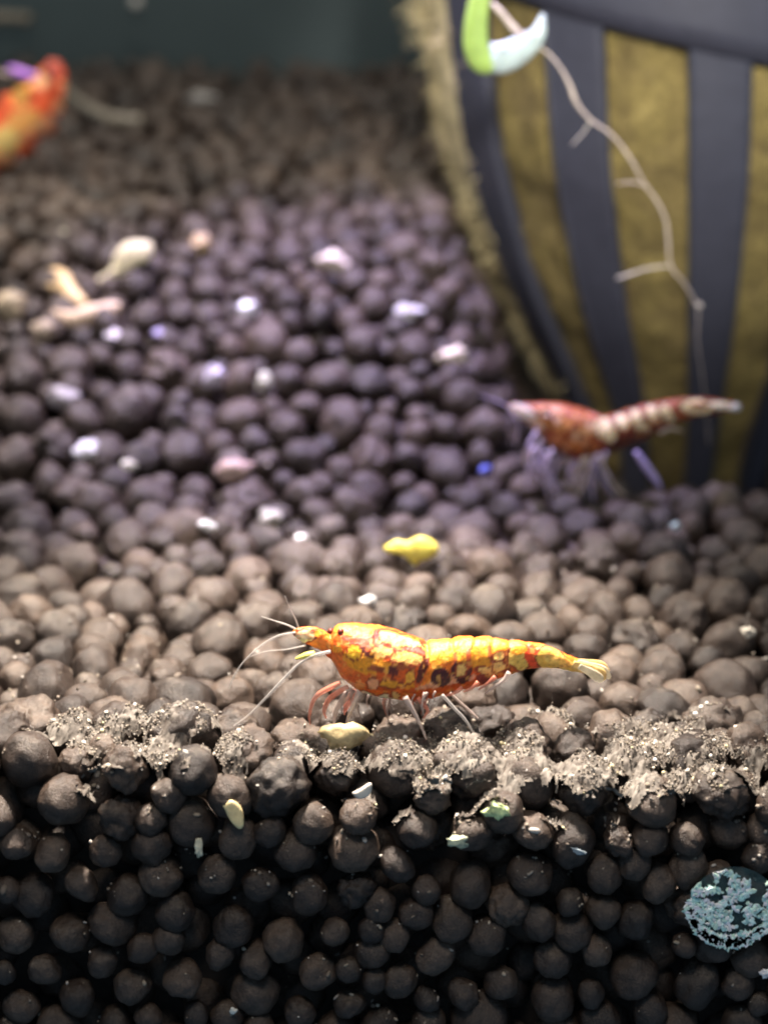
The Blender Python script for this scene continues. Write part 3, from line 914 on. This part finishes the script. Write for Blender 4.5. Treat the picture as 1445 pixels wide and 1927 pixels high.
prof1 = [(552,1186,1194,.5),(565,1180,1206,.6),(585,1179,1216,.62),(605,1184,1226,.62),(622,1194,1240,.64),(631,1180,1256,.66),(645,1174,1276,.70),(670,1174,1296,.74),
 (700,1177,1308,.76),(740,1186,1316,.76),(780,1199,1318,.76),(800,1206,1316,.76),(830,1203,1308,.74),(870,1199,1299,.72),(910,1199,1288,.70),(950,1203,1274,.68),
 (985,1207,1262,.68),(1015,1211,1257,.68),(1045,1221,1259,.72),(1070,1233,1262,.75),(1092,1242,1266,.8),(1108,1248,1268,.8),(1118,1253,1264,.8)]
body(sh, prof1, Y1, 260, 72, c1, 0.08, [(803, 5, 0.14), (850, 3.5, 0.11), (892, 3.5, 0.11), (926, 3.5, 0.11), (958, 3.5, 0.11), (990, 3.5, 0.10)])
M_fan = simple('tail_blade', (0.84, 0.52, 0.20), 0.3, 0.4, 16, 0.2, alpha=0.8)
M_fan_tip = simple('clear_blade', (0.80, 0.70, 0.52), 0.3, 0.3, 16, 0.2, alpha=0.6)
for pts, rad, dy, m in [([(1078,1246),(1105,1252),(1128,1256),(1145,1266)], [8,13,14,5], 0.12, M_fan),
                        ([(1078,1250),(1108,1260),(1128,1270),(1137,1280)], [8,12,14,5], -0.12, M_fan),
                        ([(1085,1248),(1112,1256),(1132,1264),(1148,1276)], [8,11,13,4], 0.02, M_fan_tip),
                        ([(1090,1254),(1112,1266),(1126,1276),(1132,1284)], [6,9,10,4], -0.2, M_fan_tip)]:
    w = [P(x, y, Y1 + dy) for x, y in pts]
    V, F = tube(w, [r * depth_at(Y1, 0.4) / FPX for r in rad], 14, 30, 0.3)
    obj('tail_fan', V, F, m, sh)
ball(sh, 'eye', 641, 1189, Y1 - 0.125, 6.5, M_eye); ball(sh, 'eye', 622, 1188, Y1 + 0.12, 6, M_eye)
A = M_white_limb
limb(sh, [(556,1190),(520,1198),(485,1220),(455,1250),(437,1280),(432,1296)], [3.6,3.2,2.8,2.4,2,1.4], Y1, A, -0.12, 'antenna', 8, 60)
limb(sh, [(622,1226),(590,1234),(560,1252),(528,1284),(496,1318),(468,1346),(440,1366)], [6,5.5,5,4.6,4,3,2], Y1, A, -0.2, 'antenna', 8, 60)
limb(sh, [(560,1186),(540,1176),(515,1168),(492,1160)], [4,3,2.2,1.2], Y1, A, 0.05, 'antennule', 8)
limb(sh, [(562,1184),(556,1166),(546,1146),(536,1122)], [4,3,2,1], Y1, A, 0.1, 'antennule', 8)
limb(sh, [(575,1215),(540,1222),(500,1226),(470,1236)], [3,1.8,1.4,1], Y1, A, -0.05, 'antennule', 6)
limb(sh, [(592,1230),(575,1234),(556,1240)], [8,9,3], Y1, simple('yellow_scale', (0.74, 0.66, 0.14), 0.4), -0.18, 'antennal_scale_or_glint', 10)
for pts, rad, dy, m in [
 ([(640,1285),(618,1296),(598,1308),(587,1326),(582,1350),(584,1364)], [8,9,8,6,4.5,2], -0.22, M_pink),
 ([(655,1292),(632,1306),(618,1318),(610,1338),(614,1352)], [8,10,9,6,2], -0.10, M_pink),
 ([(664,1298),(645,1318),(632,1338),(628,1362)], [11,13,9,3], -0.05, M_limb),
 ([(676,1302),(664,1330),(655,1352),(650,1376)], [9,8,5,2], -0.2, M_limb),
 ([(668,1300),(656,1322),(648,1340)], [13,12,5], 0.05, M_pink),
 ([(735,1312),(728,1338),(732,1362),(730,1385)], [5,4,3,2], 0.12, M_limb),
 ([(762,1312),(776,1336),(790,1362),(802,1392)], [11,8,5.5,3], -0.26, M_limb),
 ([(786,1314),(804,1336),(796,1352)], [9,6,3], -0.2, M_pink),
 ([(832,1308),(852,1330),(876,1356),(893,1384)], [6,5.5,5,2.5], -0.22, M_white_limb),
 ([(846,1304),(866,1322),(884,1338),(900,1352)], [5,4,4,2], 0.15, M_limb)]:
    limb(sh, pts, [r * 0.85 for r in rad], Y1, m, dy)
for i in range(26):      # hair-thin mouthparts and bristles under the head and belly
    x0 = random.uniform(640, 850); y0 = 1300 + 8 * math.sin((x0 - 640) / 60)
    L = random.uniform(18, 46); d = random.uniform(-0.5, 0.35)
    limb(sh, [(x0, y0), (x0 + d * L * 0.4 - 4, y0 + L * 0.5), (x0 + d * L, y0 + L)], [4, 2.4, 1], Y1,
         M_limb if i % 3 else M_pink, random.uniform(-0.24, 0.2), 'bristle', 5, 8)
for pts, rad, dy, m in [
 ([(958,1266),(948,1280),(930,1292),(912,1306)], [8,6,4.5,2], -0.10, M_limb),
 ([(932,1274),(915,1288),(900,1298)], [7,5,2.5], -0.12, M_pink),
 ([(900,1284),(886,1296),(872,1302)], [7,5,2.5], -0.14, M_pink),
 ([(870,1294),(856,1304),(838,1310)], [7,5,2.5], -0.14, M_pink)]:
    limb(sh, pts, rad, Y1, m, dy, 'swimmeret')

# --- the shrimp by the basket
Y2 = 18.6
BR, DB, CR2, OR2 = (0.30, 0.060, 0.024), (0.10, 0.022, 0.018), (0.86, 0.70, 0.44), (0.36, 0.085, 0.025)
sh2 = empty('shrimp', P(1110, 962, Y2))
tag(sh2, 'brownish red shrimp with cream bands in front of the slotted basket', 'shrimp', GS)
patch2 = [(1040,770,30,8,4,(0.60,0.28,0.14)),(1095,786,20,7,10,(0.50,0.19,0.09)),(1060,800,20,10,0,(0.7,0.3,0.1)),(1120,778,16,10,20,(0.62,0.22,0.15)),
 (980,774,28,13,20,(0.92,0.80,0.74)),(1010,800,16,9,45,(0.78,0.52,0.38)),(1030,803,5,8,20,(0.25,0.10,0.02)),(1100,812,22,7,3,(0.78,0.40,0.18)),
 (1060,820,26,9,10,OR2),(1095,836,28,8,0,(0.58,0.17,0.05)),(1098,832,8,5,0,(0.8,0.4,0.2)),(1045,828,14,8,0,(0.66,0.24,0.09)),
 (1138,806,16,20,-28,CR2),(1150,822,9,12,0,CR2),(1170,792,12,15,-20,CR2),(1200,790,11,22,-24,CR2),(1212,806,9,7,0,CR2),(1228,778,11,16,-20,CR2),(1236,792,8,10,0,(0.6,0.35,0.22)),
 (1254,776,11,15,-22,CR2),(1262,786,9,7,0,CR2),(1175,836,50,16,-28,DB),(1235,812,40,9,-26,(0.24,0.05,0.03)),(1276,770,8,14,-20,(0.45,0.12,0.06)),
 (1310,766,30,14,5,CR2),(1316,764,20,6,5,(0.45,0.20,0.12)),(1360,764,26,8,5,(0.80,0.72,0.60)),(1385,765,12,8,0,(0.75,0.75,0.78)),(1050,790,9,6,20,(0.72,0.42,0.28)),(1082,806,8,6,0,(0.20,0.05,0.02)),(1112,800,9,7,30,(0.74,0.46,0.30)),(1064,842,8,6,0,(0.72,0.36,0.22)),(1110,846,10,6,0,(0.22,0.05,0.02)),(1084,824,7,5,0,(0.78,0.5,0.32)),(1028,780,8,5,0,(0.85,0.65,0.5))]
def c2(x, y, p, up):
    c = OR2 if x < 1120 else BR
    c = paint(c, patch2, x, y, p, (0.12, 0.022, 0.014))
    return c
prof2 = [(952,763,768,.6),(966,758,780,.6),(985,759,792,.62),(1008,758,812,.66),(1030,757,834,.7),(1055,759,852,.74),(1080,764,864,.76),(1105,772,866,.76),(1130,782,862,.76),
 (1150,780,853,.74),(1180,769,842,.72),(1210,760,828,.7),(1240,754,813,.7),(1270,750,798,.7),(1300,748,788,.75),(1330,749,782,.9),(1360,753,776,1.2),(1382,757,774,1.5),(1393,763,771,1.5)]
body(sh2, prof2, Y2, 170, 44, c2, -0.05, [(1133, 5, 0.08), (1165, 4, 0.05), (1195, 4, 0.05), (1222, 4, 0.05), (1250, 4, 0.05)])
ball(sh2, 'eye', 1030, 772, Y2 - 0.15, 6, M_eye); ball(sh2, 'eye', 1012, 766, Y2 + 0.13, 6, M_eye)
for pts, rad, dy, m in [
 ([(1010,812),(996,840),(1008,870),(1030,892)], [6,6,5,3], -0.15, M_lilac_limb),
 ([(1020,825),(1012,850),(1002,876),(1020,905)], [8,8,6,3], -0.05, M_lilac_limb),
 ([(1040,845),(1030,880),(1040,915),(1058,955)], [7,6,5,3], -0.15, M_lilac_limb),
 ([(1060,855),(1040,900),(1050,930),(1062,968)], [6,5,4,2], 0.1, M_lilac_limb),
 ([(1100,862),(1108,885),(1096,918),(1082,938)], [6,5,4,3], -0.2, M_limb),
 ([(1130,860),(1138,890),(1160,918),(1180,934)], [6,5,4,2], -0.2, M_limb),
 ([(1120,862),(1132,900),(1146,930)], [4,3,2], 0.1, M_lilac_limb)]:
    limb(sh2, pts, rad, Y2, m, dy)
for i in range(24):
    x0 = random.uniform(995, 1170); y0 = 838 + 22 * math.sin((x0 - 1000) / 54)
    L = random.uniform(40, 100); d = random.uniform(-0.5, 0.35)
    limb(sh2, [(x0, y0), (x0 + d * L * 0.3 - 10, y0 + L * 0.45), (x0 + d * L, y0 + L)], [6, 4.5, 2], Y2,
         M_lilac_limb if i % 4 else M_limb, random.uniform(-0.25, 0.2), 'leg', 6, 10)
limb(sh2, [(1196,850),(1214,876),(1232,900),(1244,920)], [7,11,10,4], Y2, simple('lilac_paddle', (0.50, 0.40, 0.74), 0.3, 0.2, 8, 0), -0.2, 'swimmeret', 10)
limb(sh2, [(1240,815),(1262,806),(1285,812)], [6,5,2], Y2, M_limb, -0.1, 'swimmeret')
limb(sh2, [(958,766),(930,752),(905,744)], [3,2,1], Y2, M_lilac_limb, 0, 'antenna')
limb(sh2, [(960,770),(975,800),(968,840)], [3,2,1.4], Y2, M_lilac_limb, 0, 'antenna')

# --- the far shrimp, half out of the picture at the left
Y3 = 24.6
sh3 = empty('shrimp', P(10, 330, Y3))
tag(sh3, 'blurred orange red shrimp cut off by the upper left edge', 'shrimp', GS)
k3 = depth_at(Y3, 3) / FPX
patch3 = [(45,180,24,20,0,(0.92,0.48,0.10)),(78,185,26,40,20,(0.88,0.13,0.03)),(40,230,40,22,-25,(0.92,0.45,0.12)),(75,150,20,16,0,(0.88,0.46,0.22)),(10,265,26,26,0,(0.92,0.66,0.22)),
          (98,130,18,22,0,(0.55,0.10,0.06)),(-40,300,30,22,0,(0.9,0.6,0.2)),(-100,345,28,22,0,(0.85,0.3,0.05))]
pts3 = crom([(104,112,10),(98,138,24),(84,172,40),(62,208,50),(30,242,52),(-8,276,46),(-55,312,40),(-110,345,32),(-160,372,20),(-190,384,12)], 90)
rings, cols = [], []
T = np.gradient(pts3[:, :2], axis=0)
for (x, y, r), t in zip(pts3, T):
    t = t / np.linalg.norm(t)
    ring = []
    for a in np.linspace(0, 2 * np.pi, 32, endpoint=False):
        nx, ny = -t[1] * math.cos(a) * r, t[0] * math.cos(a) * r
        wob = 1 + 0.34 * noise.noise(Vector((x * 0.05, y * 0.05, 1.3 * math.cos(a)))) + 0.16 * noise.noise(Vector((x * 0.11, y * 0.11, 3 * math.sin(a))))
        p = P(x + nx * wob, y + ny * wob, Y3 + 0.75 * r * k3 * math.sin(a))
        ring.append(p)
        fx, fy, _ = project(p)
        c = (0.92, 0.16, 0.05)
        if noise.noise(Vector(p) * 5) > 0.18: c = (0.80, 0.07, 0.03)
        if noise.noise(Vector(p) * 4 + Vector((5, 5, 5))) > 0.25: c = (0.95, 0.45, 0.22)
        for cx, cy, rx, ry, an, cc in patch3:
            if ell(fx, fy, cx, cy, rx, ry, an) < 1: c = cc
        cols.append(c)
    rings.append(np.array(ring))
V, F = loft(rings)
obj('body', V, F, M_shell, sh3, col=np.array(cols))
limb(sh3, [(70,142),(50,140),(30,132),(14,126)], [7,13,12,4], Y3, M_violet, -0.3, 'antennal_scale_or_glint', 10, k=k3)  # violet highlight by the head, painted as a coloured blade
limb(sh3, [(40,140),(0,136),(-60,120)], [7,6,4], Y3, M_limb, -0.2, 'antenna', k=k3)
for pts in [[(70,230),(92,262),(84,300),(100,330)], [(50,250),(76,290),(66,320),(74,345)], [(88,200),(112,236),(118,270),(130,300)], [(20,275),(44,310),(40,340),(52,365)]]:
    limb(sh3, pts, [9,7,6,4], Y3, M_dull_limb, -0.15, k=k3)
ball(sh3, 'eye', 92, 135, Y3 - 0.25, 10, M_eye)

# ------------------------------------------------------------------ crusted round patch on the front glass
YP = GLASS - 0.02
pc = P(1378, 1705, YP); kd = depth_at(YP, -1.5) / FPX
disc = empty('algae_patch', pc)
tag(disc, 'round crusty pale cyan patch stuck on the front glass at lower right', 'algae patch')
rd = 82 * kd
V, F = [], []
nr, na = 10, 48
for i in range(nr + 1):
    for a in range(na):
        u = 2 * math.pi * a / na
        r = rd * i / nr * (1 + 0.03 * noise.noise(Vector((math.cos(u) * 2, math.sin(u) * 2, 0))))
        yy = 0.004 * noise.noise(Vector((r * math.cos(u) * 12, r * math.sin(u) * 12, 4)))
        V.append(pc + np.array([r * math.cos(u), yy, r * math.sin(u)]))
for i in range(nr):
    for a in range(na):
        F.append((i * na + a, i * na + (a + 1) % na, (i + 1) * na + (a + 1) % na, (i + 1) * na + a))
obj('film', V, F, simple('dark_cyan_film', (0.05, 0.095, 0.10), 0.35, 0.6, 9, 0.4, alpha=0.55), disc)
DP = []
cols = []
for i in range(2600):
    rim = random.random() < 0.40
    if rim:
        u = random.gauss(-math.pi / 2 - 0.25, 0.62); r = rd * random.uniform(0.84, 1.0)
    else:
        u = random.uniform(0, 6.283); r = rd * math.sqrt(random.random()) * 0.97
    q = np.array([r * math.cos(u), 0, r * math.sin(u)])
    if noise.noise(Vector(q * 8) + Vector((2, 0, 5))) + 0.7 * noise.noise(Vector(q * 19)) < (-0.36 if rim else -0.05): continue
    if q[2] > rd * 0.62 and q[0] > rd * 0.1: continue
    s = random.uniform(0.008, 0.022) * (1.2 if rim else 1)
    rot = np.array(Euler((random.gauss(0, .3), (u + 1.57 + random.gauss(0, .4)) if rim else random.gauss(0, .8), 0)).to_matrix())
    v = (o_v * np.array([s * random.uniform(.5, 1.2), s * 0.6, s * random.uniform(.7, 2.8)])) @ rot.T + pc + q + np.array([0, random.uniform(-0.03, 0.0), 0])
    v[:, 1] = np.maximum(v[:, 1], GLASS - 0.05)
    DP.append((v, o_f.tolist()))
    c = random.choice([(0.72, 0.96, 0.94), (0.40, 0.68, 0.68), (0.95, 0.97, 0.97), (0.66, 0.90, 0.78), (0.86, 0.86, 0.94)])
    cols += [c] * len(v)
V, F = join(DP)
o = obj('crust', V, F, attr_mat('cyan_crust', 0.4, 0, 0.5, 0.1), disc, col=np.array(cols), smooth=False); o['kind'] = 'stuff'
